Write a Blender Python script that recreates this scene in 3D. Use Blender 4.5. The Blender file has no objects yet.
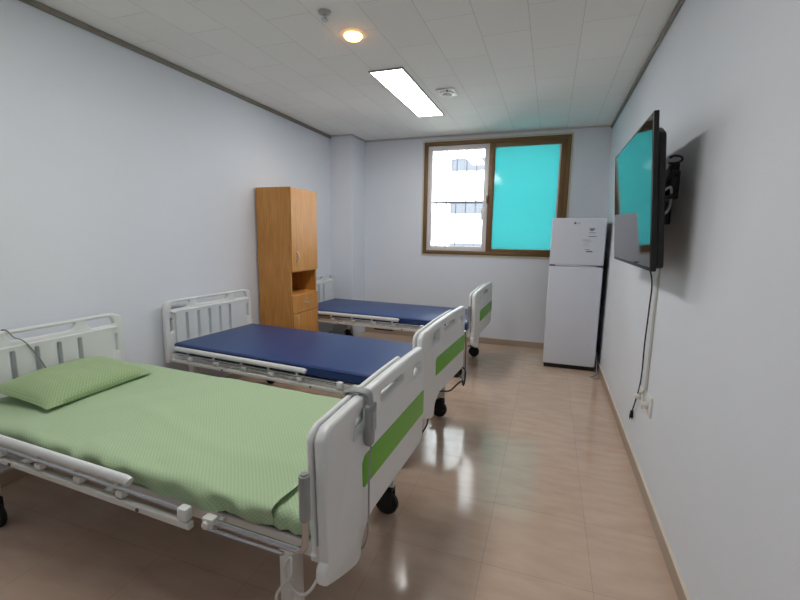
import bpy, bmesh, math, random
from mathutils import Vector, Matrix, noise
random.seed(7)
SC = bpy.context.scene
COL = SC.collection
PI = math.pi

# ------------------------------------------------------------------ materials
def nodemat(name):
    m = bpy.data.materials.new(name); m.use_nodes = True
    nt = m.node_tree; b = nt.nodes['Principled BSDF']
    return m, nt, b
def lin(c):
    return tuple((x/12.92 if x <= .04045 else ((x+.055)/1.055)**2.4) for x in [v/255 for v in c])
def mat(name, rgb, rough=.5, metal=0., noise_amt=0., nscale=20., bump=0., bscale=200., spec=.5, stretch=(1, 1, 1)):
    m, nt, b = nodemat(name); c = lin(rgb)
    b.inputs['Base Color'].default_value = (*c, 1); b.inputs['Roughness'].default_value = rough
    b.inputs['Metallic'].default_value = metal; b.inputs['Specular IOR Level'].default_value = spec
    tc = nt.nodes.new('ShaderNodeTexCoord'); mp = nt.nodes.new('ShaderNodeMapping')
    mp.inputs['Scale'].default_value = stretch
    nt.links.new(tc.outputs['Object'], mp.inputs['Vector'])
    if noise_amt:
        n = nt.nodes.new('ShaderNodeTexNoise'); n.inputs['Scale'].default_value = nscale; n.inputs['Detail'].default_value = 4
        nt.links.new(mp.outputs[0], n.inputs['Vector'])
        r = nt.nodes.new('ShaderNodeMix'); r.data_type = 'RGBA'
        r.inputs['A'].default_value = (*[x*(1-noise_amt) for x in c], 1); r.inputs['B'].default_value = (*[min(1, x*(1+noise_amt)) for x in c], 1)
        nt.links.new(n.outputs['Fac'], r.inputs['Factor']); nt.links.new(r.outputs['Result'], b.inputs['Base Color'])
    if bump:
        n2 = nt.nodes.new('ShaderNodeTexNoise'); n2.inputs['Scale'].default_value = bscale; n2.inputs['Detail'].default_value = 2
        nt.links.new(mp.outputs[0], n2.inputs['Vector'])
        bp = nt.nodes.new('ShaderNodeBump'); bp.inputs['Strength'].default_value = bump; bp.inputs['Distance'].default_value = .002
        nt.links.new(n2.outputs['Fac'], bp.inputs['Height']); nt.links.new(bp.outputs[0], b.inputs['Normal'])
    return m
def emis(name, rgb, s):
    m, nt, b = nodemat(name)
    b.inputs['Base Color'].default_value = (.8, .8, .8, 1)
    b.inputs['Emission Color'].default_value = (*rgb, 1); b.inputs['Emission Strength'].default_value = s
    return m

M = {}
M['wall'] = mat('wall_paint', (229, 233, 240), .75, noise_amt=.02, nscale=3, bump=.15, bscale=120)
M['column'] = M['wall']
M['plastic'] = mat('white_plastic', (224, 226, 225), .38, noise_amt=.015, nscale=9)
M['plastic2'] = mat('ivory_plastic', (212, 212, 206), .42, noise_amt=.02, nscale=9)
M['steelw'] = mat('white_painted_steel', (214, 213, 208), .35, noise_amt=.03, nscale=14)
M['chrome'] = mat('chrome', (190, 192, 195), .18, 1.0, noise_amt=.05, nscale=30)
M['greyp'] = mat('grey_plastic', (150, 152, 152), .45, noise_amt=.03)
M['greyp2'] = mat('light_grey_plastic', (168, 170, 170), .45, noise_amt=.02)
M['dgrey'] = mat('dark_grey_plastic', (70, 72, 72), .5, noise_amt=.05)
M['green'] = mat('green_stripe', (108, 178, 52), .4, noise_amt=.03)
M['navy'] = mat('navy_vinyl', (36, 66, 120), .38, noise_amt=.04, nscale=6, bump=.1, bscale=60)
M['navyside'] = mat('navy_vinyl_piping', (24, 36, 82), .45, noise_amt=.04)
M['black'] = mat('black_plastic', (11, 11, 12), .45, noise_amt=.1)
M['rubber'] = mat('black_rubber', (22, 22, 24), .6, noise_amt=.1)
M['deck'] = mat('deck_steel', (150, 152, 155), .4, .6, noise_amt=.05)
M['motor'] = mat('motor_housing', (60, 60, 62), .5, noise_amt=.05)
M['fridge'] = mat('fridge_white', (218, 222, 232), .35, noise_amt=.012, nscale=6)
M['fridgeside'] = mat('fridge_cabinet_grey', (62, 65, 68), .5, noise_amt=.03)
M['fridgeg'] = mat('fridge_gasket', (95, 98, 104), .6, noise_amt=.03)
M['ink'] = mat('printed_grey', (110, 112, 122), .6, noise_amt=.05)
M['inkd'] = mat('printed_dark_grey', (88, 84, 96), .6, noise_amt=.05)
M['brown'] = mat('bronze_aluminium', (122, 92, 56), .45, .15, noise_amt=.06, nscale=10, stretch=(1, 1, 4))
M['cream'] = mat('cream_caulk', (214, 206, 186), .6, noise_amt=.03)
M['pvc'] = mat('white_pvc', (232, 228, 228), .35, noise_amt=.015)
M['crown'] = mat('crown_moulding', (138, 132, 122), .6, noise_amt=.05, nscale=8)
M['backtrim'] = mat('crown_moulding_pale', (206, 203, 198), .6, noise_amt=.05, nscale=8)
M['base'] = mat('baseboard_vinyl', (178, 160, 142), .45, noise_amt=.05, nscale=6)
M['baselip'] = mat('baseboard_lip', (222, 210, 192), .5, noise_amt=.03)
M['bar'] = mat('grille_bar', (104, 104, 110), .5, .0, noise_amt=.03)
M['extwall'] = mat('render_wall', (240, 240, 240), .9, noise_amt=.03, nscale=1)
M['extglass'] = mat('outside_pane', (86, 90, 98), .5, noise_amt=.08, nscale=2)
M['extframe'] = mat('outside_frame', (96, 98, 102), .5, noise_amt=.04)
M['ground'] = mat('outside_ground', (238, 237, 232), .9, noise_amt=.06, nscale=2)
M['cordw'] = mat('pale_cord', (205, 205, 200), .5, noise_amt=.03)
M['cordg'] = mat('grey_cord', (150, 152, 148), .5, noise_amt=.03)
M['brass'] = mat('satin_nickel', (215, 205, 190), .3, .8, noise_amt=.03)
M['led'] = emis('led_diffuser', (1.0, .99, .975), 11.5)
M['warm'] = emis('warm_lamp', (1.0, .46, .12), 7.0)
M['whiteplate'] = mat('white_plate', (232, 232, 228), .45, noise_amt=.01)
M['ptrim'] = mat('light_trim', (150, 150, 148), .4, noise_amt=.02)

def wood():
    m, nt, b = nodemat('beech_laminate')
    tc = nt.nodes.new('ShaderNodeTexCoord'); mp = nt.nodes.new('ShaderNodeMapping'); mp.inputs['Scale'].default_value = (14, 14, 1.1)
    n = nt.nodes.new('ShaderNodeTexNoise'); n.inputs['Scale'].default_value = 3; n.inputs['Detail'].default_value = 6; n.inputs['Distortion'].default_value = .6
    r = nt.nodes.new('ShaderNodeValToRGB')
    r.color_ramp.elements[0].position = .3; r.color_ramp.elements[0].color = (*lin((190, 128, 58)), 1)
    r.color_ramp.elements[1].position = .75; r.color_ramp.elements[1].color = (*lin((216, 156, 82)), 1)
    nt.links.new(tc.outputs['Object'], mp.inputs[0]); nt.links.new(mp.outputs[0], n.inputs['Vector'])
    nt.links.new(n.outputs['Fac'], r.inputs[0]); nt.links.new(r.outputs[0], b.inputs['Base Color'])
    b.inputs['Roughness'].default_value = .4
    return m
M['wood'] = wood()
M['woodin'] = mat('dark_laminate', (150, 88, 40), .5, noise_amt=.1, nscale=12, stretch=(1, 1, .1))

def floor_mat():
    m, nt, b = nodemat('floor_tiles'); N = nt.nodes.new; L = nt.links.new
    tc = N('ShaderNodeTexCoord'); mp = N('ShaderNodeMapping'); mp.inputs['Location'].default_value = (.195+.45*10, .1+.45*10, 0)
    L(tc.outputs['Object'], mp.inputs[0])
    br = N('ShaderNodeTexBrick'); br.offset = 0; br.squash = 1
    br.inputs['Scale'].default_value = 1; br.inputs['Brick Width'].default_value = .45; br.inputs['Row Height'].default_value = .45
    br.inputs['Mortar Size'].default_value = .0016; br.inputs['Mortar Smooth'].default_value = .3; br.inputs['Bias'].default_value = 0
    br.inputs['Color1'].default_value = (*lin((207, 180, 160)), 1); br.inputs['Color2'].default_value = (*lin((201, 175, 155)), 1)
    br.inputs['Mortar'].default_value = (*lin((184, 159, 141)), 1)
    L(mp.outputs[0], br.inputs['Vector'])
    n = N('ShaderNodeTexNoise'); n.inputs['Scale'].default_value = 5; n.inputs['Detail'].default_value = 5
    mp2 = N('ShaderNodeMapping'); mp2.inputs['Scale'].default_value = (1, 3, 1); L(tc.outputs['Object'], mp2.inputs[0]); L(mp2.outputs[0], n.inputs['Vector'])
    mx = N('ShaderNodeMix'); mx.data_type = 'RGBA'; mx.blend_type = 'OVERLAY'; mx.inputs['Factor'].default_value = .22
    L(br.outputs['Color'], mx.inputs['A']); L(n.outputs['Fac'], mx.inputs['B']); L(mx.outputs['Result'], b.inputs['Base Color'])
    n2 = N('ShaderNodeTexNoise'); n2.inputs['Scale'].default_value = 2.2; n2.inputs['Detail'].default_value = 3; L(tc.outputs['Object'], n2.inputs['Vector'])
    mr = N('ShaderNodeMapRange'); mr.inputs['To Min'].default_value = .08; mr.inputs['To Max'].default_value = .16
    L(n2.outputs['Fac'], mr.inputs['Value']); L(mr.outputs[0], b.inputs['Roughness'])
    n3 = N('ShaderNodeTexNoise'); n3.inputs['Scale'].default_value = 5; n3.inputs['Detail'].default_value = 1; L(tc.outputs['Object'], n3.inputs['Vector'])
    ad = N('ShaderNodeMath'); ad.operation = 'MULTIPLY_ADD'; ad.inputs[1].default_value = -.15
    L(br.outputs['Fac'], ad.inputs[0]); L(n3.outputs['Fac'], ad.inputs[2])
    bp = N('ShaderNodeBump'); bp.inputs['Strength'].default_value = .07; bp.inputs['Distance'].default_value = .004
    L(ad.outputs[0], bp.inputs['Height']); L(bp.outputs[0], b.inputs['Normal'])
    b.inputs['Specular IOR Level'].default_value = .6
    return m
M['floor'] = floor_mat()

def ceil_mat():
    m, nt, b = nodemat('ceiling_tiles'); N = nt.nodes.new; L = nt.links.new
    tc = N('ShaderNodeTexCoord'); sp = N('ShaderNodeSeparateXYZ'); cb = N('ShaderNodeCombineXYZ')
    L(tc.outputs['Object'], sp.inputs[0])
    ax = N('ShaderNodeMath'); ax.operation = 'ADD'; ax.inputs[1].default_value = 5.6-.1+.4   # X rows
    ay = N('ShaderNodeMath'); ay.operation = 'ADD'; ay.inputs[1].default_value = 6-.55-.3
    L(sp.outputs['X'], ax.inputs[0]); L(sp.outputs['Y'], ay.inputs[0]); L(ay.outputs[0], cb.inputs['X']); L(ax.outputs[0], cb.inputs['Y'])
    br = N('ShaderNodeTexBrick'); br.offset = .5; br.offset_frequency = 2
    br.inputs['Scale'].default_value = 1; br.inputs['Brick Width'].default_value = .6; br.inputs['Row Height'].default_value = .3
    br.inputs['Mortar Size'].default_value = .0016; br.inputs['Mortar Smooth'].default_value = .4
    br.inputs['Color1'].default_value = (*lin((249, 247, 243)), 1); br.inputs['Color2'].default_value = (*lin((245, 243, 239)), 1)
    br.inputs['Mortar'].default_value = (*lin((204, 200, 196)), 1)
    L(cb.outputs[0], br.inputs['Vector']); L(br.outputs['Color'], b.inputs['Base Color'])
    n = N('ShaderNodeTexNoise'); n.inputs['Scale'].default_value = 90; n.inputs['Detail'].default_value = 3; L(tc.outputs['Object'], n.inputs['Vector'])
    ad = N('ShaderNodeMath'); ad.operation = 'MULTIPLY_ADD'; ad.inputs[1].default_value = -.8
    L(br.outputs['Fac'], ad.inputs[0]); L(n.outputs['Fac'], ad.inputs[2])
    bp = N('ShaderNodeBump'); bp.inputs['Strength'].default_value = .3; bp.inputs['Distance'].default_value = .002
    L(ad.outputs[0], bp.inputs['Height']); L(bp.outputs[0], b.inputs['Normal'])
    b.inputs['Roughness'].default_value = .85
    return m
M['ceiling'] = ceil_mat()

def cloth(name, c1, c2, k):
    m, nt, b = nodemat(name); N = nt.nodes.new; L = nt.links.new
    tc = N('ShaderNodeTexCoord')
    def wave(d):
        mp = N('ShaderNodeMapping'); mp.inputs['Rotation'].default_value = (0, 0, d); L(tc.outputs['UV'], mp.inputs[0])
        w = N('ShaderNodeTexWave'); w.inputs['Scale'].default_value = k; w.bands_direction = 'X'; L(mp.outputs[0], w.inputs['Vector']); return w
    a, c = wave(PI/4), wave(-PI/4)
    mu = N('ShaderNodeMath'); mu.operation = 'MULTIPLY'; L(a.outputs['Fac'], mu.inputs[0]); L(c.outputs['Fac'], mu.inputs[1])
    rp = N('ShaderNodeMapRange'); rp.inputs['From Min'].default_value = .25; rp.inputs['From Max'].default_value = .8; L(mu.outputs[0], rp.inputs['Value'])
    mx = N('ShaderNodeMix'); mx.data_type = 'RGBA'; mx.inputs['A'].default_value = (*lin(c1), 1); mx.inputs['B'].default_value = (*lin(c2), 1)
    L(rp.outputs[0], mx.inputs['Factor']); L(mx.outputs['Result'], b.inputs['Base Color'])
    n = N('ShaderNodeTexNoise'); n.inputs['Scale'].default_value = 400; L(tc.outputs['UV'], n.inputs['Vector'])
    bp = N('ShaderNodeBump'); bp.inputs['Strength'].default_value = .2; bp.inputs['Distance'].default_value = .001
    L(n.outputs['Fac'], bp.inputs['Height']); L(bp.outputs[0], b.inputs['Normal'])
    b.inputs['Roughness'].default_value = .85
    b.inputs['Sheen Weight'].default_value = .15
    return m
M['sheet'] = cloth('green_dotted_cotton', (163, 188, 147), (184, 205, 168), 26)
M['pillow'] = cloth('green_pillowcase_cotton', (150, 174, 126), (174, 194, 152), 26)

def glass_mat():
    m, nt, b = nodemat('clear_glass'); N = nt.nodes.new; L = nt.links.new
    nt.nodes.remove(b)
    t = N('ShaderNodeBsdfTransparent'); t.inputs[0].default_value = (.95, .97, .97, 1)
    g = N('ShaderNodeBsdfGlossy'); g.inputs['Roughness'].default_value = .02
    f = N('ShaderNodeFresnel'); f.inputs[0].default_value = 1.45
    mx = N('ShaderNodeMixShader'); L(f.outputs[0], mx.inputs[0]); L(t.outputs[0], mx.inputs[1]); L(g.outputs[0], mx.inputs[2])
    L(mx.outputs[0], nt.nodes['Material Output'].inputs[0]); return m
M['glass'] = glass_mat()
def film_mat():
    m, nt, b = nodemat('turquoise_film'); N = nt.nodes.new; L = nt.links.new
    nt.nodes.remove(b)
    n = N('ShaderNodeTexNoise'); n.inputs['Scale'].default_value = 3
    tc = N('ShaderNodeTexCoord'); L(tc.outputs['Object'], n.inputs['Vector'])
    mx = N('ShaderNodeMix'); mx.data_type = 'RGBA'; mx.inputs['A'].default_value = FILM_A; mx.inputs['B'].default_value = FILM_B
    L(n.outputs['Fac'], mx.inputs['Factor'])
    t = N('ShaderNodeBsdfTranslucent'); L(mx.outputs['Result'], t.inputs[0])
    g = N('ShaderNodeBsdfGlossy'); g.inputs['Roughness'].default_value = .08
    ms = N('ShaderNodeMixShader'); ms.inputs[0].default_value = .04; L(t.outputs[0], ms.inputs[1]); L(g.outputs[0], ms.inputs[2])
    L(ms.outputs[0], nt.nodes['Material Output'].inputs[0]); return m
FILM_A = (.125, .362, .367, 1); FILM_B = (.134, .384, .389, 1)
M['film'] = film_mat()
def screen_mat():
    m, nt, b = nodemat('tv_screen')
    b.inputs['Base Color'].default_value = (.012, .013, .015, 1); b.inputs['Roughness'].default_value = .04
    b.inputs['Specular IOR Level'].default_value = .9
    n = nt.nodes.new('ShaderNodeTexNoise'); n.inputs['Scale'].default_value = 4
    r = nt.nodes.new('ShaderNodeMapRange'); r.inputs['To Min'].default_value = .03; r.inputs['To Max'].default_value = .06
    nt.links.new(n.outputs['Fac'], r.inputs['Value']); nt.links.new(r.outputs[0], b.inputs['Roughness'])
    return m
M['screen'] = screen_mat()

# ------------------------------------------------------------------ geometry helpers
class MB:
    def __init__(s): s.bm = bmesh.new()
    def box(s, x0, x1, y0, y1, z0, z1, bev=0., seg=2, mtx=None):
        t = bmesh.new(); bmesh.ops.create_cube(t, size=1)
        bmesh.ops.scale(t, vec=(abs(x1-x0), abs(y1-y0), abs(z1-z0)), verts=t.verts)
        if bev: bmesh.ops.bevel(t, geom=t.edges[:], offset=bev, segments=seg, affect='EDGES', profile=.5)
        bmesh.ops.translate(t, vec=((x0+x1)/2, (y0+y1)/2, (z0+z1)/2), verts=t.verts)
        if mtx: t.transform(mtx)
        return s.merge(t)
    def merge(s, t):
        me = bpy.data.meshes.new('tmp'); t.to_mesh(me); t.free(); s.bm.from_mesh(me); bpy.data.meshes.remove(me); return s
    def tube(s, pts, r, n=10, cyc=False, flat=1.):
        pts = [Vector(p) for p in pts]; rings = []
        N = len(pts); prev = None
        for i, p in enumerate(pts):
            a = pts[(i-1) % N] if (i or cyc) else p; b = pts[(i+1) % N] if (i < N-1 or cyc) else p
            d = (b-a).normalized()
            if prev is None:
                ref = Vector((0, 0, 1)) if abs(d.z) < .9 else Vector((1, 0, 0)); u = d.cross(ref).normalized()
            else: u = (prev-d*prev.dot(d)).normalized()
            prev = u; w = d.cross(u)
            rings.append([s.bm.verts.new(p+(u*math.cos(2*PI*k/n)*flat+w*math.sin(2*PI*k/n))*r) for k in range(n)])
        for i in range(N if cyc else N-1):
            A, B = rings[i], rings[(i+1) % N]
            for k in range(n): s.bm.faces.new((A[k], A[(k+1) % n], B[(k+1) % n], B[k]))
        if not cyc: s.bm.faces.new(rings[0][::-1]); s.bm.faces.new(rings[-1])
        return s
    def cyl(s, c, axis, r, h, n=24, r2=None, bev=0.):
        t = bmesh.new(); bmesh.ops.create_cone(t, cap_ends=True, segments=n, radius1=r, radius2=r if r2 is None else r2, depth=h)
        if bev: bmesh.ops.bevel(t, geom=[e for e in t.edges if abs(e.verts[0].co.z-e.verts[1].co.z) < 1e-6], offset=bev, segments=2, affect='EDGES')
        q = Vector((0, 0, 1)).rotation_difference(Vector(axis)).to_matrix().to_4x4()
        t.transform(Matrix.Translation(c) @ q); return s.merge(t)
    def lathe(s, c, axis, prof, n=32):
        rings = []; q = Vector((0, 0, 1)).rotation_difference(Vector(axis)).to_matrix(); c = Vector(c)
        for r, z in prof:
            rings.append([s.bm.verts.new(c+q @ Vector((r*math.cos(2*PI*k/n), r*math.sin(2*PI*k/n), z))) for k in range(n)])
        for A, B in zip(rings, rings[1:]):
            for k in range(n): s.bm.faces.new((A[k], A[(k+1) % n], B[(k+1) % n], B[k]))
        s.bm.faces.new(rings[0][::-1]); s.bm.faces.new(rings[-1]); return s
    def build(s, name, m, parent=None, smooth=True, ang=35):
        bmesh.ops.recalc_face_normals(s.bm, faces=s.bm.faces)
        me = bpy.data.meshes.new(name); s.bm.to_mesh(me); s.bm.free()
        return link(name, me, m, parent, smooth, ang)
def link(name, me, m, parent=None, smooth=True, ang=35):
    o = bpy.data.objects.new(name, me); COL.objects.link(o)
    if not me.materials: me.materials.append(m)
    else: me.materials[0] = m
    if smooth:
        me.polygons.foreach_set('use_smooth', [True]*len(me.polygons))
        bm = bmesh.new(); bm.from_mesh(me)
        for e in bm.edges:
            e.smooth = not (len(e.link_faces) != 2 or e.calc_face_angle(0) > math.radians(ang))
        bm.to_mesh(me); bm.free()
    if parent: o.parent = parent
    return o
def smooth_path(pts, r=.03, n=6):
    pts = [Vector(p) for p in pts]; out = [pts[0]]
    for a, b, c in zip(pts, pts[1:], pts[2:]):
        d1 = (a-b); d2 = (c-b); k = min(r, d1.length*.49, d2.length*.49)
        p, q = b+d1.normalized()*k, b+d2.normalized()*k
        for i in range(n+1):
            t = i/n; out.append(p*(1-t)**2+b*2*t*(1-t)+q*t*t)
    out.append(pts[-1]); return out
def catmull(pts, n=8):
    P = [Vector(p) for p in pts]; P = [P[0]*2-P[1]]+P+[P[-1]*2-P[-2]]; out = []
    for i in range(1, len(P)-2):
        a, b, c, d = P[i-1:i+3]
        for j in range(n):
            t = j/n
            out.append(.5*((2*b)+(c-a)*t+(2*a-5*b+4*c-d)*t*t+(3*b-a-3*c+d)*t**3))
    out.append(P[-2]); return out
def rpoly(pts, r, n=6):
    """round the corners of a 2-D polygon; r a number or one per corner"""
    out = []; N = len(pts); P = [Vector((*p, 0)) for p in pts]
    for i in range(N):
        a, b, c = P[i-1], P[i], P[(i+1) % N]; rr = r[i] if isinstance(r, (list, tuple)) else r
        d1, d2 = a-b, c-b; k = min(rr, d1.length*.49, d2.length*.49)
        if k < 1e-5: out.append((b.x, b.y)); continue
        p, q = b+d1.normalized()*k, b+d2.normalized()*k
        for j in range(n+1):
            t = j/n; v = p*(1-t)**2+b*2*t*(1-t)+q*t*t; out.append((v.x, v.y))
    return out
def plate(loops, th, bev, xform):
    """filled 2-D outline with holes -> thick bevelled plate; xform maps (a,b,depth) to xyz"""
    cu = bpy.data.curves.new('p', 'CURVE'); cu.dimensions = '2D'; cu.fill_mode = 'BOTH'
    for lp in loops:
        sp = cu.splines.new('POLY'); sp.points.add(len(lp)-1)
        for p, (x, y) in zip(sp.points, lp): p.co = (x, y, 0, 1)
        sp.use_cyclic_u = True
    cu.extrude = th/2-bev; cu.bevel_depth = bev; cu.bevel_resolution = 2; cu.offset = -bev
    o = bpy.data.objects.new('p', cu); COL.objects.link(o)
    dg = bpy.context.evaluated_depsgraph_get(); me = bpy.data.meshes.new_from_object(o.evaluated_get(dg), depsgraph=dg)
    bpy.data.objects.remove(o); bpy.data.curves.remove(cu)
    for v in me.vertices: v.co = xform(v.co.x, v.co.y, v.co.z)
    bm = bmesh.new(); bm.from_mesh(me); bpy.data.meshes.remove(me)
    bmesh.ops.remove_doubles(bm, verts=bm.verts, dist=1e-5); bmesh.ops.recalc_face_normals(bm, faces=bm.faces)
    mb = MB(); mb.merge(bm); return mb
def textmesh(txt, size, xform):
    cu = bpy.data.curves.new('t', 'FONT'); cu.body = txt; cu.size = size; cu.extrude = .0006; cu.align_x = 'LEFT'
    o = bpy.data.objects.new('t', cu); COL.objects.link(o)
    dg = bpy.context.evaluated_depsgraph_get(); me = bpy.data.meshes.new_from_object(o.evaluated_get(dg), depsgraph=dg)
    bpy.data.objects.remove(o); bpy.data.curves.remove(cu)
    for v in me.vertices: v.co = xform(v.co.x, v.co.y, v.co.z)
    me.materials.clear(); return me
def tag(o, label, cat, group=None):
    o['label'] = label; o['category'] = cat
    if group: o['group'] = group
    return o
def thing(name, label, cat, loc=(0, 0, 0), rz=0., group=None):
    o = bpy.data.objects.new(name, None); COL.objects.link(o); o.location = loc; o.rotation_euler = (0, 0, rz)
    o.empty_display_size = .1
    return tag(o, label, cat, group)
def struct(o): o['kind'] = 'structure'; return o
def copy_tree(o, parent=None):
    c = o.copy(); COL.objects.link(c)
    if parent: c.parent = parent
    for ch in list(o.children): copy_tree(ch, c)
    return c

# ------------------------------------------------------------------ room
XL, XR, YB, YF, H = -2.82, .586, 5.589, -1.3, 2.694
WX0, WX1, WZ0, WZ1 = -1.649, .174, 1.162, 2.63
struct(MB().box(XL-.15, XR+.15, YF-.15, YB+.2, -.12, 0).build('floor', M['floor'], smooth=False))
struct(MB().box(XL-.15, XR+.15, YF-.15, YB+.2, H, H+.12).build('ceiling', M['ceiling'], smooth=False))
struct(MB().box(XL-.15, XL, YF-.15, YB+.2, 0, H).build('wall_left', M['wall'], smooth=False))
struct(MB().box(XR, XR+.15, YF-.15, YB+.2, 0, H).build('wall_right', M['wall'], smooth=False))
wb = MB()
wb.box(XL, WX0, YB, YB+.2, 0, H); wb.box(WX1, XR, YB, YB+.2, 0, H); wb.box(WX0, WX1, YB, YB+.2, 0, WZ0); wb.box(WX0, WX1, YB, YB+.2, WZ1, H)
struct(wb.build('wall_back', M['wall'], smooth=False))
struct(MB().box(XL, XR, YF-.15, YF, 0, H).build('wall_front', M['wall'], smooth=False))
struct(MB().box(XL, -2.50, 5.18, YB, 0, H, .004, 1).build('wall_corner', M['wall'], smooth=False))
# crown mouldings: a small stepped strip
def crown(name, x0, x1, y0, y1, m, h=.035):
    struct(MB().box(x0, x1, y0, y1, H-h, H, .004, 1).build(name, m, smooth=False))
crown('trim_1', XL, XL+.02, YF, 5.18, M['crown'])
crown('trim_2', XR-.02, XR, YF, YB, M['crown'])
crown('trim_3', -2.50, XR-.02, YB-.014, YB, M['backtrim'], .02)
crown('trim_4', XL+.02, -2.50, 5.166, 5.18, M['backtrim'], .02)
crown('trim_5', -2.50, -2.486, 5.166, YB-.014, M['backtrim'], .02)
def skirt(name, x0, x1, y0, y1, lip):
    o = struct(MB().box(x0, x1, y0, y1, 0, .076, .002, 1).build(name, M['base'], smooth=False))
    l = MB().box(*lip, .076, .084, .001, 1).build('cap_strip', M['baselip'], o, smooth=False)
skirt('baseboard_right', XR-.012, XR, YF, YB, (XR-.012, XR, YF, YB))
skirt('baseboard_back', -2.488, XR-.012, YB-.012, YB, (-2.488, XR-.012, YB-.012, YB))
skirt('baseboard_left', XL, XL+.012, YF, 5.168, (XL, XL+.012, YF, 5.168))

# ------------------------------------------------------------------ window
def ring(mb, x0, x1, z0, z1, w, y0, y1, wl=None, wr=None, wt=None, wb_=None, bev=.004):
    wl = wl or w; wr = wr or w; wt = wt or w; wb_ = wb_ or w
    mb.box(x0, x0+wl, y0, y1, z0, z1, bev); mb.box(x1-wr, x1, y0, y1, z0, z1, bev)
    mb.box(x0+wl, x1-wr, y0, y1, z0, z0+wb_, bev); mb.box(x0+wl, x1-wr, y0, y1, z1-wt, z1, bev); return mb
win = bpy.data.objects.new('window_1', None); COL.objects.link(win); win.location = ((WX0+WX1)/2, YB, WZ0); win['kind'] = 'structure'
def wpart(mb, name, m, parent=win, label=None):
    o = mb.build(name, m, parent, smooth=True)
    root = win.location if parent is win else win.location
    o.data.transform(Matrix.Translation(-Vector(win.location)))
    if label: o['label'] = label
    return o
wpart(ring(MB(), WX0-.010, WX1+.010, WZ0-.012, WZ1+.010, .024, YB-.012, YB-.0005, bev=.002), 'sealant_border', M['cream'])
wpart(ring(MB(), WX0+.012, WX1-.012, WZ0+.012, WZ1-.012, .045, YB-.022, YB+.12), 'outer_frame', M['brown'], label='bronze brown outer frame')
# left: white sash with clear glass
LX0, LX1, LZ0, LZ1 = WX0+.057, -.775, WZ0+.057, WZ1-.057
ls = wpart(ring(MB(), LX0, LX1, LZ0, LZ1, .062, YB+.012, YB+.06, wl=.058, wr=.075), 'white_sash', M['pvc'], label='white sash with clear glass')
wpart(MB().box(LX0+.05, LX1-.07, YB+.034, YB+.04, LZ0+.055, LZ1-.055), 'glass_pane', M['glass'], ls)
# right: brown sash with turquoise film
RX0, RX1 = -.79, WX1-.057
rs = wpart(ring(MB(), RX0, RX1, LZ0, LZ1, .04, YB-.012, YB+.03, wl=.072, wr=.062, wt=.055, wb_=.04), 'film_sash', M['brown'], label='brown sash of the pane with turquoise film')
wpart(ring(MB(), RX0+.068, RX1-.058, LZ0+.036, LZ1-.051, .006, YB+.0, YB+.02, wr=.022, bev=.001), 'pale_gasket', M['pvc'], rs)
wpart(MB().box(RX0+.07, RX1-.075, YB+.008, YB+.012, LZ0+.038, LZ1-.053), 'film_pane', M['film'], rs, 'pane covered with turquoise film')
wpart(MB().box(-.805, -.775, YB-.03, YB-.012, 1.83, 1.93, .006).box(-.797, -.783, YB-.045, YB-.028, 1.86, 1.9, .004), 'latch', M['brown'])
wpart(MB().box(-.868, -.80, YB+.0, YB+.012, 1.63, 1.78, .004), 'sash_lock', M['pvc'], ls)
# grille outside
gr = thing('security_grille', 'white steel bar grille outside the clear half of the window', 'grille', (-1.2, YB+.3, 1.1))
gb = MB()
for i in range(14):
    x = WX0-.02+.135*i; gb.cyl((x+1.2, 0, .77), (0, 0, 1), .0075, 1.62, 10)
gb.build('bars', M['bar'], gr)
MB().box(-.5, 1.44, -.012, -.006, .755, .785).box(-.5, 1.44, -.012, -.006, .02, .05).box(-.5, 1.44, -.012, -.006, 1.5, 1.53).build('cross_rail', M['bar'], gr, smooth=False)
for z in (.035, 1.515):
    for x in (-.47, 1.41): MB().box(x-.015, x+.015, -.1, -.006, z-.012, z+.012, .002).build('wall_bracket', M['bar'], gr, smooth=False)

# building across
bd = thing('building', 'pale building with grey strip windows seen through the clear pane', 'building', (-1.2, 18, -3))
MB().box(-2.96, 9, 0, 6, 0, 12).build('wall', M['extwall'], bd, smooth=False)
for z0 in (3.58, 5.32, 7.05, 9.):
    for i in range(5):
        x0 = -2.9+1.75*i
        f = ring(MB(), x0, x0+1.6, z0, z0+.5, .04, -.04, 0.02, bev=.003)
        f.box(x0+.5, x0+.53, -.03, .02, z0+.04, z0+.46).box(x0+1.08, x0+1.11, -.03, .02, z0+.04, z0+.46)
        fo = f.build('window_frame', M['extframe'], bd, smooth=False)
        MB().box(x0+.03, x0+1.57, -.012, 0, z0+.03, z0+.47).build('pane', M['extglass'], fo, smooth=False)
MB().box(-3.04, 9.1, -.1, 6.1, 12, 12.15).build('parapet', M['extwall'], bd, smooth=False)
struct(MB().box(-40, 40, YB+.25, 60, -3.1, -3).build('ground_outside', M['ground'], smooth=False))

# ------------------------------------------------------------------ beds
W, L = .919, 2.123
hw = W/2
beds = [(-2.672, 1.535, -.040), (-2.722, 2.868, -.0823), (-2.740, 4.601, -.050)]
bed_labels = ['white hospital bed nearest the camera, made up with green sheet and pillow',
              'middle white hospital bed with bare navy mattress, in front of the wardrobe',
              'farthest white hospital bed with bare navy mattress, below the window wall']
def boardmap(u0):   # (a=v, b=z, depth) -> local x,y,z
    return lambda a, b, d: (u0+d, a-hw, b)
def slot(v0, v1, z0, z1, r): return rpoly([(v0, z0), (v1, z0), (v1, z1), (v0, z1)], r)
def arc_top(v0, v1, z, rise, n=14):
    return [(v0+(v1-v0)*i/n, z+rise*(1-(2*i/n-1)**2)) for i in range(n+1)]

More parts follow.
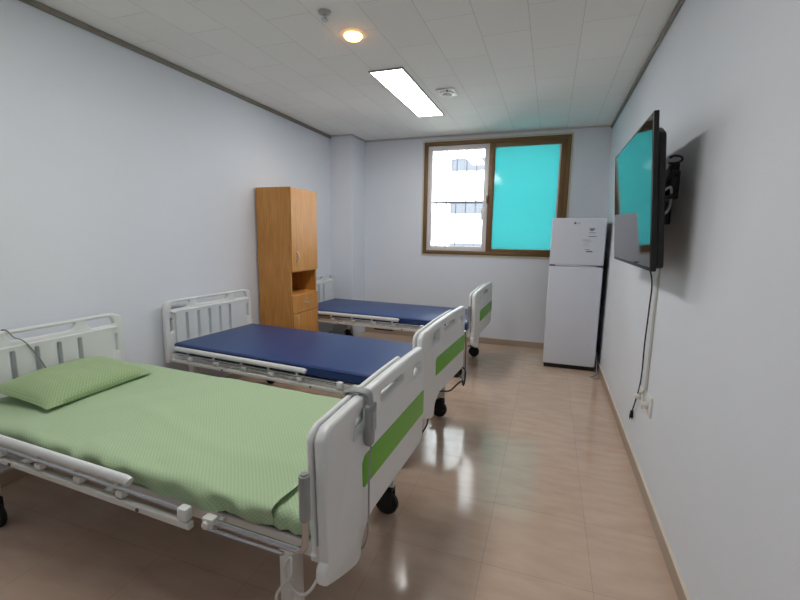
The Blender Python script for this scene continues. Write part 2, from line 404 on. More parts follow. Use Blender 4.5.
def make_bed():
    t = thing('hospital_bed', bed_labels[0], 'bed', (0, 0, 0), 0, 'hospital beds in a row')
    # --- headboard
    out = rpoly([(0, .40), (W, .40), (W, .868), (.86, .897), (.06, .897), (0, .868)], [.02, .02, .04, .05, .05, .04])
    holes = [rpoly([(.055, .822), (.205, .822), (.24, .875), (.075, .875)], .02),
             rpoly([(.31, .835), (.61, .835), (.635, .875), (.285, .875)], .018),
             rpoly([(.715, .822), (.865, .822), (.845, .875), (.68, .875)], .02)]
    slats = [slot(v-.012, v+.012, .56, .785, .012) for v in (.185, .297, .409, .521, .633)]
    grips = [rpoly([(.045, .64), (.068, .655), (.068, .745), (.045, .76)], .008), rpoly([(W-.045, .64), (W-.068, .655), (W-.068, .745), (W-.045, .76)], .008)]
    hb = plate([out]+holes+slats+grips, .034, .010, boardmap(-.012)).build('headboard', M['plastic'], t)
    pout = rpoly([(.085, .47), (W-.085, .47), (W-.085, .79), (W-.05, .80), (W-.05, .812), (.05, .812), (.05, .80), (.085, .79)], [.02, .02, .012, .006, .01, .01, .006, .012])
    plate([pout]+slats, .02, .006, boardmap(.012)).build('raised_panel', M['plastic'], hb)
    # --- footboard
    WF = W-.018
    top = [(.045+.83*i/14, .872+.034*(1-(1-i/14)**2.2)-.006*max(0, i/14-.6)) for i in range(15)]
    out = rpoly([(0, .43), (0, .372), (.10, .325), (.20, .290), (.235, .295), (.25, .375), (.315, .415), (WF-.03, .425), (WF, .45), (WF, .886)], [.02, .016, .05, .03, .02, .03, .03, .03, .03, .018])
    out = out+top[::-1]+[(0.016, .855), (0.003, .832)]
    holes = [rpoly([(.180, .758), (.315, .772), (.315, .848), (.205, .838)], [.02, .012, .02, .04]),
             rpoly([(.40, .815), (.635, .822), (.635, .85), (.40, .85)], .014),
             rpoly([(.76, .785), (.865, .80), (.85, .838), (.755, .845)], [.02, .02, .03, .012])]
    fb = plate([out]+holes, .040, .012, boardmap(L-.020)).build('footboard', M['plastic'], t)
    top2 = [(v, z-.002) for v, z in top if v < .74]
    out2 = rpoly([(0.002, .45), (WF-.04, .45), (WF-.04, .80), (.80, .868)], [.02, .02, .06, .03])+top2[::-1]+[(.018, .853), (.005, .83)]
    holes2 = [slot(.19, .31, .768, .838, .02), slot(.40, .635, .80, .838, .014), slot(.755, .845, .785, .825, .02)]
    plate([out2]+holes2, .020, .008, boardmap(L-.056)).build('inner_panel', M['plastic'], fb)
    MB().box(L-.0462, L-.0398, .1-hw, .78-hw, .46, .74).build('panel_spacer', M['plastic2'], fb, smooth=False)
    st = plate([rpoly([(.245, .555), (WF-.008, .572), (WF-.008, .688), (.26, .672), (.238, .652)], [.012, .004, .004, .01, .01])], .004, .001, boardmap(L+.001)).build('green_stripe', M['green'], fb)
    st['label'] = 'bright green stripe'
    # --- frame
    for s in (-1, 1):
        y = s*(hw-.045)
        MB().box(.02, L-.07, y-.018, y+.018, .435, .485, .005).build('side_frame', M['steelw'], t)
    for u in (.04, .7, 1.15, 1.6, 2.03): MB().box(u-.02, u+.02, -hw+.063, hw-.063, .425, .465, .003).build('cross_member', M['steelw'], t, smooth=False)
    dk = MB(); dk.box(.03, L-.08, -hw+.03, hw-.03, .4855, .4905, .001, 1)
    for i in range(5):
        dk.box(.06+.4*i, .40+.4*i, -hw+.08, hw-.08, .4905, .4925, .0008, 1)
    dk.build('mattress_deck', M['deck'], t, smooth=False)
    # --- legs with castors
    for u in (.23, 1.965):
        for s in (-1, 1):
            y = s*(hw-.047)
            lg = MB().box(u-.028, u+.028, y-.028, y+.028, .165, .436, .006).build('leg', M['steelw'], t)
            off = -.02 if u > 1 else .02
            a = u+off
            MB().cyl((u, y, .157), (0, 0, 1), .022, .018, 20).box(min(u, a)-.018, max(u, a)+.018, y-.026, y-.019, .06, .15, .004)\
                .box(min(u, a)-.018, max(u, a)+.018, y+.019, y+.026, .06, .15, .004).box(min(u, a)-.018, max(u, a)+.018, y-.026, y+.026, .132, .15, .004)\
                .build('castor_fork', M['rubber'], lg)
            MB().lathe((a, y-.016, .062), (0, 1, 0), [(.02, 0), (.055, 0), (.062, .006), (.062, .026), (.055, .032), (.02, .032)], 28).build('castor_wheel', M['rubber'], lg)
            MB().box(a-.075, a-.03, y-.018, y+.018, .112, .124, .004).build('brake_pedal', M['black'], lg)
    # --- collapsed guard rails, one each side
    for s in (-1, 1):
        yo = s*(hw+.03); q = 0 if s < 0 else -.062; m = lambda x: x+q
        r = MB().tube([(.135, yo, m(.545)), (.143, yo, m(.548)), (.155, yo, m(.550)), (1.312, yo, m(.550)), (1.327, yo, m(.548)), (1.335, yo, m(.544))], .0185, 14, flat=.8).build('guard_rail', M['plastic'], t)
        for u in (.27, .53, .79, 1.03, 1.265):
            MB().box(u-.008, u+.008, yo-.006, yo+.006, m(.500), m(.540), .003).build('rail_post', M['plastic2'], r)
            MB().box(u+.004, u+.044, yo-.014, yo+.014, m(.478), m(.502), .006).build('pivot_block', M['plastic2'], r)
        for dy, z, e in ((s*.004, .514, 1.595), (-s*.012, .494, 1.59)):
            MB().tube([(.15, yo+dy, m(z)), (e, yo+dy, m(z-.003))], .0062, 10).build('chrome_bar', M['chrome'], r)
        MB().box(1.575, 1.615, yo-.016, yo+.016, m(.474), m(.520), .007).build('bar_end_block', M['plastic'], r)
        MB().box(.10, 1.62, yo-.011, yo+.013, m(.444), m(.468), .004).build('lower_bar', M['steelw'], r)
        for u in (.2, .66, 1.18, 1.55): MB().box(u-.015, u+.015, min(yo+s*.002, s*(hw-.03)), max(yo+s*.002, s*(hw-.03)), m(.450), .466, .003).build('rail_mount', M['steelw'], r, smooth=False)
        for u in (.62, 1.38): MB().cyl((u, yo+s*.012, m(.456)), (0, s, 0), .007, .006, 10).build('bolt', M['dgrey'], r)
        # L-shaped chrome hold bar towards the foot
        path = smooth_path([(1.705, yo, .500), (2.072, yo, .500), (2.074, yo, .57), (2.074, yo, .62)], .055, 8)
        h = MB().tube(path, .0105, 12).build('hold_bar', M['chrome'], t)
        MB().tube([(1.705, yo+s*.012, .480), (2.0, yo+s*.008, .480)], .006, 8).build('lower_rod', M['chrome'], h)
        MB().cyl((2.074, yo, .678), (0, 0, 1), .0165, .15, 18, bev=.006).build('grip_sleeve', M['greyp'], h)['label'] = 'grey grip sleeve'
        MB().box(1.685, 1.730, yo-.015, yo+.015, .472, .516, .006).box(1.70, 1.72, min(yo, s*(hw-.03)), max(yo, s*(hw-.03)), .466, .480, .002)\
            .cyl((1.705, yo+s*.017, .495), (0, s, 0), .012, .014, 14).build('bar_clamp', M['plastic2'], h)
    # corner brackets linking boards to the frame
    for u0, u1 in ((.006, .05), (L-.069, L-.03)):
        for s in (-1, 1): MB().box(u0, u1, s*(hw-.045)-.024, s*(hw-.045)+.024, .427, .4855, .005).build('corner_bracket', M['plastic2'], t)
    MB().box(.86, 1.10, -.09, .09, .32, .43, .015).cyl((1.3, 0, .385), (1, 0, 0), .024, .42, 16).build('motor', M['motor'], t)
    return t
bed0 = make_bed(); bed0.location = (beds[0][0], beds[0][1], 0); bed0.rotation_euler = (0, 0, beds[0][2])
bed_objs = [bed0]
for i in (1, 2):
    b = copy_tree(bed0); b.location = (beds[i][0], beds[i][1], 0); b.rotation_euler = (0, 0, beds[i][2]); b['label'] = bed_labels[i]
    bed_objs.append(b)
def bw(k, u, v, z):
    X0, Y0, a = beds[k]; v -= hw
    return Vector((X0+math.cos(a)*u-math.sin(a)*v, Y0+math.sin(a)*u+math.cos(a)*v, z))

# mattresses (navy) on the middle and far beds, one under the sheets of the near bed too
DZ = .4925
def make_mattress():
    t = thing('mattress', 'x', 'mattress', (0, 0, 0), 0, 'navy hospital mattresses')
    MB().box(.035, L-.085, -.425, .425, DZ, DZ+.075, .02, 4).build('cover', M['navy'], t)
    for z in (DZ+.0615, DZ+.0135):
        MB().tube([(x, y, z) for x, y in rpoly([(.034, -.426), (L-.084, -.426), (L-.084, .426), (.034, .426)], .03)], .004, 6, cyc=True).build('piping', M['navyside'], t)
    return t
m0 = make_mattress(); mats = [m0, copy_tree(m0)]
for i, m_ in zip((1, 2), mats):
    m_.location = (beds[i][0], beds[i][1], 0); m_.rotation_euler = (0, 0, beds[i][2])
mats[0]['label'] = 'bare navy vinyl mattress on the middle bed'
mats[1]['label'] = 'bare navy vinyl mattress on the farthest bed'

# ---- near bed: mattress wrapped in fitted green sheet, coverlet above
def sheet_mesh(name, m, u0, u1, half, top, drop, foot_end, nu, nv, disp, parent=None):
    """cloth laid over the mattress block; s across, u along; falls over the sides (and the foot end when foot_end)"""
    R = .028; bm = bmesh.new(); uv = bm.loops.layers.uv.new('UVMap')
    arc = R*PI/2
    def fold(d, edge):      # d distance outward from the centre-line -> (pos, drop)
        if d <= edge-R: return d, 0.
        e = d-(edge-R)
        if e <= arc: a = e/R; return edge-R+R*math.sin(a), R*(1-math.cos(a))
        return edge, R+(e-arc)
    smax = half-R+arc+(drop-R); ulen = u1-u0
    umax = ulen if not foot_end else ulen-R+arc+(drop-R)
    V = []
    for i in range(nu+1):
        row = []
        for j in range(nv+1):
            su = umax*i/nu; s = -smax+2*smax*j/nv
            pu, du = fold(su, ulen) if foot_end else (su, 0.)
            pv, dv = fold(abs(s), half); pv = math.copysign(pv, s)
            z = top-max(du, dv) if min(du, dv) < R*.5 else top-max(du, dv)
            p = Vector((u0+pu, pv, z)); dx, dy, dzz = disp(su, s, du, dv)
            sg = 1 if s > 0 else -1
            row.append((bm.verts.new((p.x+dx, p.y+sg*dy, p.z+dzz)), (u0+su, s)))
        V.append(row)
    for i in range(nu):
        for j in range(nv):
            q = [V[i][j], V[i+1][j], V[i+1][j+1], V[i][j+1]]
            f = bm.faces.new([a[0] for a in q])
            for lp, a in zip(f.loops, q): lp[uv].uv = a[1]
    bmesh.ops.recalc_face_normals(bm, faces=bm.faces)
    if sum(f.normal.z for f in bm.faces) < 0: bmesh.ops.reverse_faces(bm, faces=bm.faces)
    ext = bmesh.ops.solidify(bm, geom=bm.faces[:], thickness=.002)
    me = bpy.data.meshes.new(name); bm.to_mesh(me); bm.free()
    return link(name, me, m, parent, True, 60)
t1 = thing('mattress', 'mattress of the near bed wrapped in a wrinkled green fitted sheet', 'mattress', (beds[0][0], beds[0][1], 0), beds[0][2])
MB().box(.045, L-.097, -.413, .413, DZ, DZ+.056, .02, 4).build('cover', M['navy'], t1)
def d_fit(su, s, du, dv):
    foot = max(0, min(1, (su-1.80)/.2)); w = .0045*foot*math.sin(su*120+s*45+3*math.sin(s*14))
    return (.006*foot*math.sin(s*70)*(1 if du > .01 else 0), .002+(.004*math.sin(su*95+s*20))*(1 if dv > .008 else 0), w+.001*math.sin(s*40))
fs = sheet_mesh('fitted_sheet', M['sheet'], .034, L-.083, .4275, DZ+.0645, .060, True, 150, 90, d_fit, t1)
cv = None
def d_cov(su, s, du, dv):
    n = noise.noise(Vector((su*2.1, s*2.6, .3))); n2 = noise.noise(Vector((su*5.5+9, s*3.5, 2)))
    z = .007*n+.003*n2
    # soft diagonal swell in front of the pillow and a long ridge towards the foot
    z += .010*math.exp(-((su-.62-.5*(s+.1))/.10)**2)*math.exp(-((s-.15)/.28)**2)
    z += .006*math.exp(-((s+.12-.10*math.sin(su*3))/.05)**2)*max(0, min(1, (su-.4)/.5))
    edge = min(1, max(0, (dv-.003)/.02))
    y = 0.
    if s < 0:
        env = max(0, min(1, (su-.15)/.5))
        y = edge*(-.016*min(1, dv/.05)*(.65+.6*math.sin(su*8.5+1.2*math.sin(su*19)-14*dv))+.012*env*max(0, math.sin(su*23+2*math.sin(su*7)-30*dv))+.005*noise.noise(Vector((su*14, s*9, 5))))
        near = max(0, 1-abs(abs(s)-.40)/.13)
        z += near*env*(.008*math.sin(su*13+2.2*s*6)+.005*noise.noise(Vector((su*9, s*12, 8))))
    else: y = edge*.004*math.sin(su*20)
    if dv < .028 and z < -.003: z = -.003
    z += .007
    hem = 0
    if su > 1.86: z += .004*min(1, (su-1.86)/.02)
    dx = (s-.1)*.09*(su/1.955)**6 if s < .1 else 0
    return (dx, .004+y, z)
cov = sheet_mesh('coverlet', M['sheet'], .07, 1.955, .447, DZ+.071, .072, False, 190, 96, d_cov)
cov.location = (beds[0][0], beds[0][1], 0); cov.rotation_euler = (0, 0, beds[0][2])
tag(cov, 'pale green dotted coverlet spread over the near bed', 'coverlet')

# pillow
def pillow():
    bm = bmesh.new(); uv = bm.loops.layers.uv.new('UVMap'); n = 34; A, B, T = .295, .205, .080
    def grid(sg):
        G = []
        for i in range(n+1):
            r = []
            for j in range(n+1):
                a = -1+2*i/n; b = -1+2*j/n
                pin = 1-.05*(1-a*a)*abs(b)**3; pinb = 1-.05*(1-b*b)*abs(a)**3
                th = max(0, (1-abs(a)**2.6))**.55*max(0, (1-abs(b)**2.6))**.55
                x = A*a*pinb; y = B*b*pin
                z = sg*T*th*(1 if sg > 0 else .55)
                z += sg*.004*noise.noise(Vector((x*13, y*13, 1)))*th + .0022*noise.noise(Vector((x*30, y*18, 4)))*th
                if sg > 0: z += -.012*math.exp(-((a-.1)/.35)**2-((b+.1)/.3)**2)
                r.append(((x, y, z), (x, y)))
            G.append(r)
        return G
    top = grid(1); bot = grid(-1); vs = {}
    def vert(i, j, sg):
        e = i in (0, n) or j in (0, n); k = (i, j, 0 if e else sg)
        if k not in vs:
            p = (top if sg > 0 else bot)[i][j][0]; vs[k] = bm.verts.new((p[0], p[1], 0 if e else p[2]))
        return vs[k]
    for sg, G in ((1, top), (-1, bot)):
        for i in range(n):
            for j in range(n):
                ids = [(i, j), (i+1, j), (i+1, j+1), (i, j+1)]
                if sg < 0: ids = ids[::-1]
                f = bm.faces.new([vert(a, b, sg) for a, b in ids])
                for lp, (a, b) in zip(f.loops, ids): lp[uv].uv = (G[a][b][1][0]+1, G[a][b][1][1]+1)
    me = bpy.data.meshes.new('pillow'); bm.to_mesh(me); bm.free()
    o = link('pillow', me, M['pillow'], None, True, 70)
    return tag(o, 'green dotted pillow lying against the headboard of the near bed', 'pillow')
pl = pillow()
pc = bw(0, .272, .452, DZ+.120)
pl.location = pc; pl.rotation_euler = (math.radians(6.5), 0, beds[0][2]+math.radians(90+5))

# hand controller hooked over the near footboard
cx = thing('hand_controller', 'grey corded hand controller hooked over the near bed footboard', 'remote control', bw(0, L+.006, .268, .715), beds[0][2]+math.radians(0))
hs = MB().box(0, .026, -.028, .028, .0, .145, .009, 3)
for v in hs.bm.verts: v.co.y = v.co.y*(.55+.45*v.co.z/.145)-.012*(1-v.co.z/.145)
hs.build('handset', M['greyp'], cx)
MB().tube(smooth_path([(.013, 0, .13), (.008, 0, .184), (-.030, 0, .188), (-.081, 0, .178), (-.081, 0, .150)], .018, 5), .007, 10, flat=2.6).build('hook', M['greyp'], cx)
MB().box(.0255, .0285, -.015, .013, .05, .12, .002).build('key_panel', M['greyp2'], cx)
MB().tube(catmull([(.013, 0, .004), (.014, -.004, -.03), (.012, -.012, -.14), (.014, -.018, -.26), (.012, -.026, -.33), (.004, -.034, -.37), (-.012, -.032, -.392)], 8), .0035, 8).build('cord', M['cordg'], cx)
# cords under the middle footboard
def cordthing(name, label, pts, r, m, plug=None, cat='cord'):
    t = MB().tube(catmull(pts, 8), r, 8).build(name, m); tag(t, label, cat); return t
def B(k, *ps): return [bw(k, *p) for p in ps]
cordthing('power_cord', 'dark power cord looping below the middle bed footboard', B(1, (L-.05, .90, .42), (L+.004, .925, .40), (L+.02, .88, .33), (L+.02, .84, .30), (L+.018, .80, .345), (L+.01, .70, .35), (L+.01, .60, .355), (L+.01, .50, .37), (L-.03, .42, .39)), .006, M['rubber'])
cordthing('controller_cord', 'thin dark cord hanging beside the far edge of the middle footboard', B(1, (L+.004, .905, .70), (L+.006, .925, .60), (L+.006, .928, .48), (L+.010, .91, .39), (L+.018, .86, .32), (L+.012, .82, .36), (L-.02, .80, .40)), .004, M['dgrey'])
cordthing('loose_cord', 'pale cord looped around the near leg of the green bed', B(0, (2.09, .07, .43), (2.075, .0, .36), (2.03, -.006, .325), (1.985, -.004, .36), (1.975, .0, .40), (1.99, .01, .425), (2.0, -.004, .38), (1.965, -.006, .33), (1.94, -.004, .28), (1.955, .0, .23), (1.985, .0, .26), (1.998, .006, .32)), .005, M['cordw'])
cordthing('call_cord', 'thin grey cord hanging over the near headboard', B(0, (-.034, .28, .80), (-.032, .285, .885), (-.012, .29, .902), (.012, .295, .893), (.028, .31, .86), (.030, .35, .83), (.030, .40, .743), (.030, .447, .63), (.034, .46, .60)), .0035, M['cordg'])
# the rolling bar of bed lower cable: dark cords at middle castor
cordthing('lead_cord', 'short black lead hanging by the near castor of the middle bed', B(1, (L-.03, .12, .40), (L-.01, .14, .34), (L-.015, .145, .27), (L-.05, .13, .20)), .005, M['rubber'])

# ------------------------------------------------------------------ wardrobe
wd = thing('wardrobe', 'tall beech laminate wardrobe with an open niche against the left wall', 'wardrobe', (-2.80, 3.60, 0))
DX, DY, WH = .385, .49, 1.868
t_ = .02
MB().box(0, DX, 0, t_, .0, WH, .0015, 1).box(0, DX, DY-t_, DY, 0, WH, .0015, 1).box(0, DX, t_, DY-t_, WH-t_, WH, .0015, 1).box(0, DX, t_, DY-t_, 1.032, 1.052, .001, 1)\
    .box(0, DX, t_, DY-t_, .785, .805, .001, 1).box(0, DX, t_, DY-t_, .07, .09, .001, 1).box(.03, .045, t_, DY-t_, 0, .07).box(DX-.045, DX-.03, t_, DY-t_, 0, .07).build('carcass', M['wood'], wd, smooth=False)
MB().box(.002, .008, t_, DY-t_, .09, WH-t_).build('back_panel', M['woodin'], wd, smooth=False)
def front(name, z0, z1, hpts):
    d = MB().box(DX+.001, DX+.019, .003, DY-.003, z0, z1, .002, 2).build(name, M['wood'], wd, smooth=False)
    h = MB().tube(catmull(hpts, 6), .006, 10)
    for p in (hpts[0], hpts[-1]): h.cyl((DX+.023, p[1], p[2]), (1, 0, 0), .008, .008, 12)
    h.build('handle', M['brass'], d)
def vh(y, z): return [(DX+.024, y, z-.05), (DX+.038, y, z-.04), (DX+.046, y+.004, z), (DX+.038, y, z+.04), (DX+.024, y, z+.05)]
def hh(y, z): return [(DX+.024, y-.05, z), (DX+.038, y-.04, z), (DX+.046, y, z-.006), (DX+.038, y+.04, z), (DX+.024, y+.05, z)]
front('upper_door', 1.043, WH-.003, vh(.075, 1.19)); front('drawer', .615, .795, hh(.245, .715)); front('lower_door', .075, .608, vh(.06, .545))

# ------------------------------------------------------------------ fridge
FX0, FX1, FY, FZ = .004, .530, 4.793, 1.619
fr = thing('refrigerator', 'white two-door refrigerator standing in the back right corner', 'refrigerator', ((FX0+FX1)/2, FY, 0), 0)
fw = (FX1-FX0)/2
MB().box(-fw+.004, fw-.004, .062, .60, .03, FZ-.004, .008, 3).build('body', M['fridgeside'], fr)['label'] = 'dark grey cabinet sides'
zd = 1.128
fd = MB().box(-fw, fw, 0, .055, zd+.006, FZ, .012, 4).build('freezer_door', M['fridge'], fr)
ld = MB().box(-fw, fw, 0, .055, .05, zd-.012, .012, 4).build('fridge_door', M['fridge'], fr)
MB().box(-fw+.01, fw-.01, .055, .062, .06, FZ-.01).build('gasket', M['fridgeg'], fr, smooth=False)
MB().box(-fw+.012, fw-.02, .016, .055, zd-.0125, zd+.0065).build('grip_recess', M['fridgeg'], fr, smooth=False)
plate([rpoly([(-fw+.06, zd-.004), (fw-.06, zd-.010), (fw-.06, zd-.004), (-fw+.2, zd+.008), (-fw+.06, zd+.006)], .003)], .01, .002, lambda a, b, d: (a, .012+d, b)).build('handle_lip', M['fridge'], fr)
MB().box(-fw+.012, fw-.012, .03, .08, .0, .048, .003).build('kick_plate', M['black'], fr)
MB().lathe((-.036, 0, 1.567), (0, -1, 0), [(.001, -.001), (.011, -.001), (.011, .0006), (.001, .0008)], 24).build('logo_disc', M['inkd'], fd)
link('logo_text', textmesh('LG', .027, lambda a, b, d: (-.020+a, -.0004-d, 1.557+b)), M['ink'], fd, False)
def sticker(name, x0, z0, rows, m):
    s = MB()
    for k, (dx, w_, h_) in enumerate(rows): s.box(x0+dx, x0+dx+w_, -.0008, .0004, z0-.016*k-h_, z0-.016*k)
    s.build(name, m, fd, smooth=False)
sticker('printed_caption', .105, 1.515, [(0, .05, .012), (.004, .036, .009)], M['inkd'])
sticker('printed_notice', .105, 1.473, [(-.004, .06, .006)], M['ink'])
sticker('printed_notice', .10, 1.436, [(-.0, .075, .007)], M['ink'])
sticker('printed_notice', .05, 1.40, [(-.004, .075, .008), (0, .09, .004), (.02, .05, .004), (0, .06, .003), (.01, .07, .003)], mat('faint_print', (178, 180, 188), .6, noise_amt=.03))
sticker('printed_caption', .075, 1.30, [(0, .05, .005), (.012, .062, .011)], M['inkd'])
fc = cordthing('fridge_cord', 'grey cord lying on the floor beside the refrigerator', [(.545, 4.86, .2), (.55, 4.80, .05), (.545, 4.72, .007), (.50, 4.62, .006), (.47, 4.60, .006), (.52, 4.56, .006), (.556, 4.58, .006), (.558, 4.66, .006), (.55, 4.78, .006)], .005, M['greyp'])

# ------------------------------------------------------------------ TV
TY0, TY1, TH = 2.125, 3.275, .680
tilt = math.radians(4.2)
tv = thing('television', 'large black wall television tilted down on its bracket', 'television', (.425, (TY0+TY1)/2, 1.281), 0)
RT = Matrix.Rotation(-tilt, 4, 'Y')
hl = (TY1-TY0)/2
def tvb(mb): mb.bm.transform(RT); return mb
tvb(MB().box(0, .022, -hl, hl, 0, TH, .004, 2)).build('bezel', M['black'], tv)
tvb(MB().box(-.0015, .004, -hl+.012, hl-.012, .018, TH-.012)).build('screen', M['screen'], tv, smooth=False)
tvb(plate([rpoly([(-hl+.02, .01), (hl-.02, .01), (hl-.02, TH-.09), (hl-.10, TH-.05), (-hl+.10, TH-.05), (-hl+.02, TH-.09)], .02)], .034, .008, lambda a, b, d: (.038+d, a, b))).build('rear_housing', M['black'], tv)
tvb(MB().box(.054, .064, -.22, -.18, .16, .58, .003).box(.054, .064, .18, .22, .16, .58, .003).box(.060, .068, -.24, .24, .33, .37, .002)).build('mount_rail', M['black'], tv)
wx = XR-.425   # wall plane in local x
MB().box(wx-.012, wx, -.10, .10, .22, .52, .003).build('wall_bracket', M['black'], tv)
for y in (-.05, .05):
    MB().box(.050, .075, y-.012, y+.012, .33, .44, .003).tube([(.06, y, .35), (.105, y+.05, .35), (wx-.008, y, .35)], .013, 10).tube([(.06, y, .42), (.105, y+.05, .42), (wx-.008, y, .42)], .010, 10).build('swing_arm', M['black'], tv)
lp = MB()
lp.tube(catmull([(.05, -.46, .50), (.07, -.465, .508), (.098, -.455, .503), (.10, -.45, .488), (.08, -.445, .480), (.052, -.44, .48)], 8), .005, 8)
lp.tube(catmull([(.05, -.42, .40), (.09, -.40, .44), (.125, -.30, .42), (.11, -.18, .36), (.13, -.1, .30)], 8), .007, 8)
lp.tube(catmull([(.05, -.43, .33), (.10, -.40, .35), (.13, -.30, .38), (.12, -.2, .34), (.135, -.12, .34)], 8), .006, 8)
lp.build('signal_cable', M['rubber'], tv)
MB().box(.085, .125, -.36, -.27, .33, .46, .006).box(.095, .13, -.31, -.24, .42, .50, .005).build('adapter_box', M['black'], tv)
MB().tube(catmull([(.05, -.40, .36), (.085, -.38, .38), (.10, -.34, .32), (.085, -.36, .27), (.05, -.38, .26)], 8), .006, 8).build('pale_cable', M['cordw'], tv)['label'] = 'pale loop of cable'
# cords on the wall
pc_ = thing('power_cord', 'black television cord hanging down the right wall with loose plug', 'cord', (XR, 2.82, .3))
MB().tube(catmull([(-.10, .02, 1.10), (-.05, -.005, 1.0), (-.012, -.012, .88), (-.010, -.004, .70), (-.012, .004, .50), (-.010, .006, .33), (-.012, .02, .22), (-.014, .08, .11), (-.014, .125, .045), (-.014, .135, .025)], 8), .0042, 8).build('lead', M['rubber'], pc_)
MB().cyl((-.016, .143, -.004), (0, -.15, 1), .013, .05, 14, r2=.009, bev=.002).cyl((-.022, .149, -.036), (0, -.15, 1), .003, .02, 8).cyl((-.010, .149, -.036), (0, -.15, 1), .003, .02, 8).build('plug', M['black'], pc_)
ct = thing('cable_trunking', 'white cable trunking running down the right wall to the outlets', 'trunking', (XR, 2.70, .5))
MB().box(-.014, -.0005, -.010, .010, .05, .86, .004).build('cover', M['plastic2'], ct)
MB().tube(catmull([(-.008, 0, .06), (-.010, -.03, .03), (-.012, -.075, .0), (-.014, -.09, -.03)], 6), .006, 8).tube(catmull([(-.008, 0, .06), (-.012, .03, .03), (-.016, .09, -.0), (-.016, .11, -.04)], 6), .006, 8).build('lead', M['cordw'], ct)
def outlet(y, z, label):
    t = thing('wall_outlet', label, 'outlet', (XR, y, z), 0, 'white outlets below the television')
    MB().box(-.011, -.0005, -.058, .058, -.058, .058, .004, 2).build('cover_plate', M['whiteplate'], t)
    MB().lathe((-.011, 0, 0), (-1, 0, 0), [(.022, -.002), (.022, .004), (.019, .004), (.017, -.001), (.001, -.001)], 24).build('socket', M['plastic2'], t)
    MB().cyl((-.029, 0, .0), (-1, 0, 0), .017, .030, 18, r2=.014, bev=.002).build('plug', M['whiteplate'], t)
outlet(2.60, .50, 'white wall outlet under the trunking, nearer the camera'); outlet(2.80, .475, 'white wall outlet behind the loose black plug')

# ------------------------------------------------------------------ ceiling things
cl = thing('ceiling_light', 'long white rectangular LED panel lit on the ceiling', 'ceiling light', (-1.292, 3.945, H), 0, 'ceiling LED panels')
x, y = .145, .672
ring_ = MB()
for a in ((-x, -x+.014, -y, y), (x-.014, x, -y, y), (-x+.014, x-.014, -y, -y+.014), (-x+.014, x-.014, y-.014, y)): ring_.box(*a, -.012, -.0005, .002)
ring_.build('frame', M['ptrim'], cl, smooth=False)
MB().box(-x+.014, x-.014, -y+.014, y-.014, -.010, -.0005).build('diffuser', M['led'], cl, smooth=False)
c2 = copy_tree(cl); c2.location = (-1.292, 1.33, H); c2['label'] = 'long white LED panel on the ceiling above the near bed'
dl = thing('downlight', 'small round warm recessed downlight glowing in the ceiling', 'ceiling light', (-1.283, 2.680, H))
MB().lathe((0, 0, 0), (0, 0, -1), [(.058, .0005), (.094, .0005), (.094, .002), (.075, .003), (.060, .006), (.058, .004)], 40).build('trim_ring', M['whiteplate'], dl)
MB().lathe((0, 0, 0), (0, 0, -1), [(.001, .0008), (.056, .0008), (.058, .012), (.048, .024), (.02, .030), (.001, .031)], 36).build('lamp', M['warm'], dl)
sd = thing('ceiling_speaker', 'white square ceiling diffuser with round grille past the LED panel', 'ceiling speaker', (-.957, 3.93, H))
plate([rpoly([(-.085, -.10), (.085, -.10), (.085, .10), (-.085, .10)], .02)], .012, .004, lambda a, b, d: (a, b, -.0065+d)).build('plate', M['whiteplate'], sd)
MB().lathe((0, 0, -.0125), (0, 0, -1), [(.048, -.001), (.062, -.001), (.060, .010), (.05, .012), (.048, .006)], 32).build('ring', M['whiteplate'], sd)
MB().lathe((.0, 0, -.0125), (0, 0, -1), [(.001, -.0005), (.047, -.0005), (.047, .003), (.02, .012), (.001, .013)], 28).build('grille', M['greyp'], sd)
MB().cyl((.02, -.085, -.02), (0, 0, 1), .006, .018, 10).build('indicator', M['dgrey'], sd)
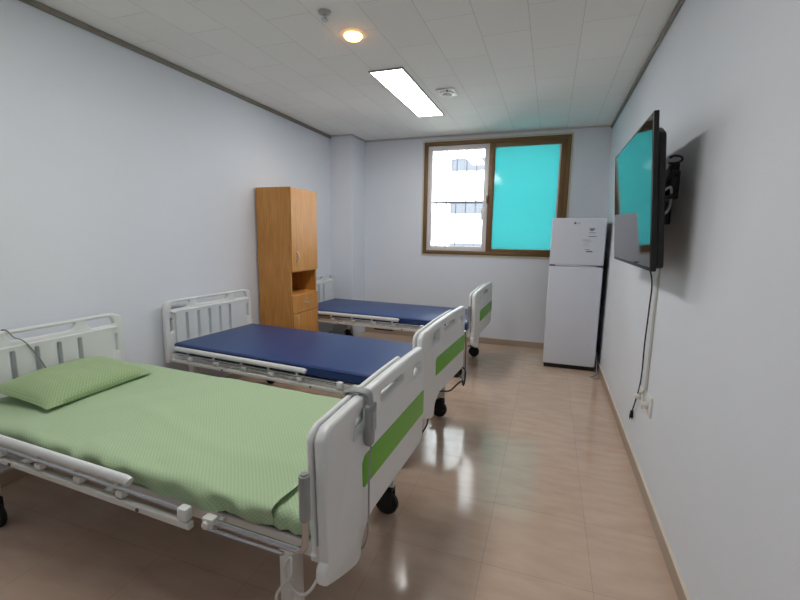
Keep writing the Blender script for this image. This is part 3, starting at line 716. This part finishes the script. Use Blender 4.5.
sp = thing('sprinkler', 'small chrome sprinkler head on the ceiling beside the warm downlight', 'sprinkler', (-1.316, 2.370, H))
MB().lathe((0, 0, 0), (0, 0, -1), [(.001, .0005), (.040, .0005), (.038, .006), (.028, .014), (.014, .016), (.001, .016)], 32).build('escutcheon', mat('escutcheon_grey', (176, 174, 170), .4, .3, noise_amt=.03), sd if False else sp)
MB().cyl((0, 0, -.026), (0, 0, 1), .009, .022, 14).box(-.014, -.009, -.003, .003, -.045, -.03).box(.009, .014, -.003, .003, -.045, -.03).lathe((0, 0, -.043), (0, 0, -1), [(.001, 0), (.02, 0), (.02, .003), (.001, .003)], 18).build('nozzle', M['chrome'], sp)

# ------------------------------------------------------------------ world, camera
wl = bpy.data.worlds.new('sky'); SC.world = wl; wl.use_nodes = True
bg = wl.node_tree.nodes['Background']; bg.inputs[0].default_value = (.93, .97, 1.0, 1); bg.inputs[1].default_value = 4.4

yaw, pitch, roll, f, h = .33664581654855746, .15455711531001834, .014084505153030497, 423.0118824578332, 1.43
cy, sy, cp, sp_, cr, sr = math.cos(yaw), math.sin(yaw), math.cos(pitch), math.sin(pitch), math.cos(roll), math.sin(roll)
fwd = Vector((-sy*cp, cy*cp, -sp_)); right = Vector((cy, sy, 0)); up = right.cross(fwd)
r2 = right*cr+up*sr; u2 = up*cr-right*sr
cam = bpy.data.cameras.new('camera'); co = bpy.data.objects.new('camera', cam); COL.objects.link(co)
cam.sensor_width = 36; cam.lens = f/800*36; cam.clip_start = .05
co.matrix_world = Matrix(((r2.x, u2.x, -fwd.x, 0), (r2.y, u2.y, -fwd.y, 0), (r2.z, u2.z, -fwd.z, h), (0, 0, 0, 1)))
SC.camera = co
SC.view_settings.view_transform = 'Standard'; SC.view_settings.look = 'None'; SC.view_settings.gamma = 1; SC.view_settings.exposure = .77
SC.view_settings.use_curve_mapping = False
SC.cycles.max_bounces = 10; SC.cycles.diffuse_bounces = 6; SC.cycles.glossy_bounces = 4; SC.cycles.transparent_max_bounces = 12
SC.cycles.sample_clamp_indirect = 6
SC.cycles.use_denoising = True
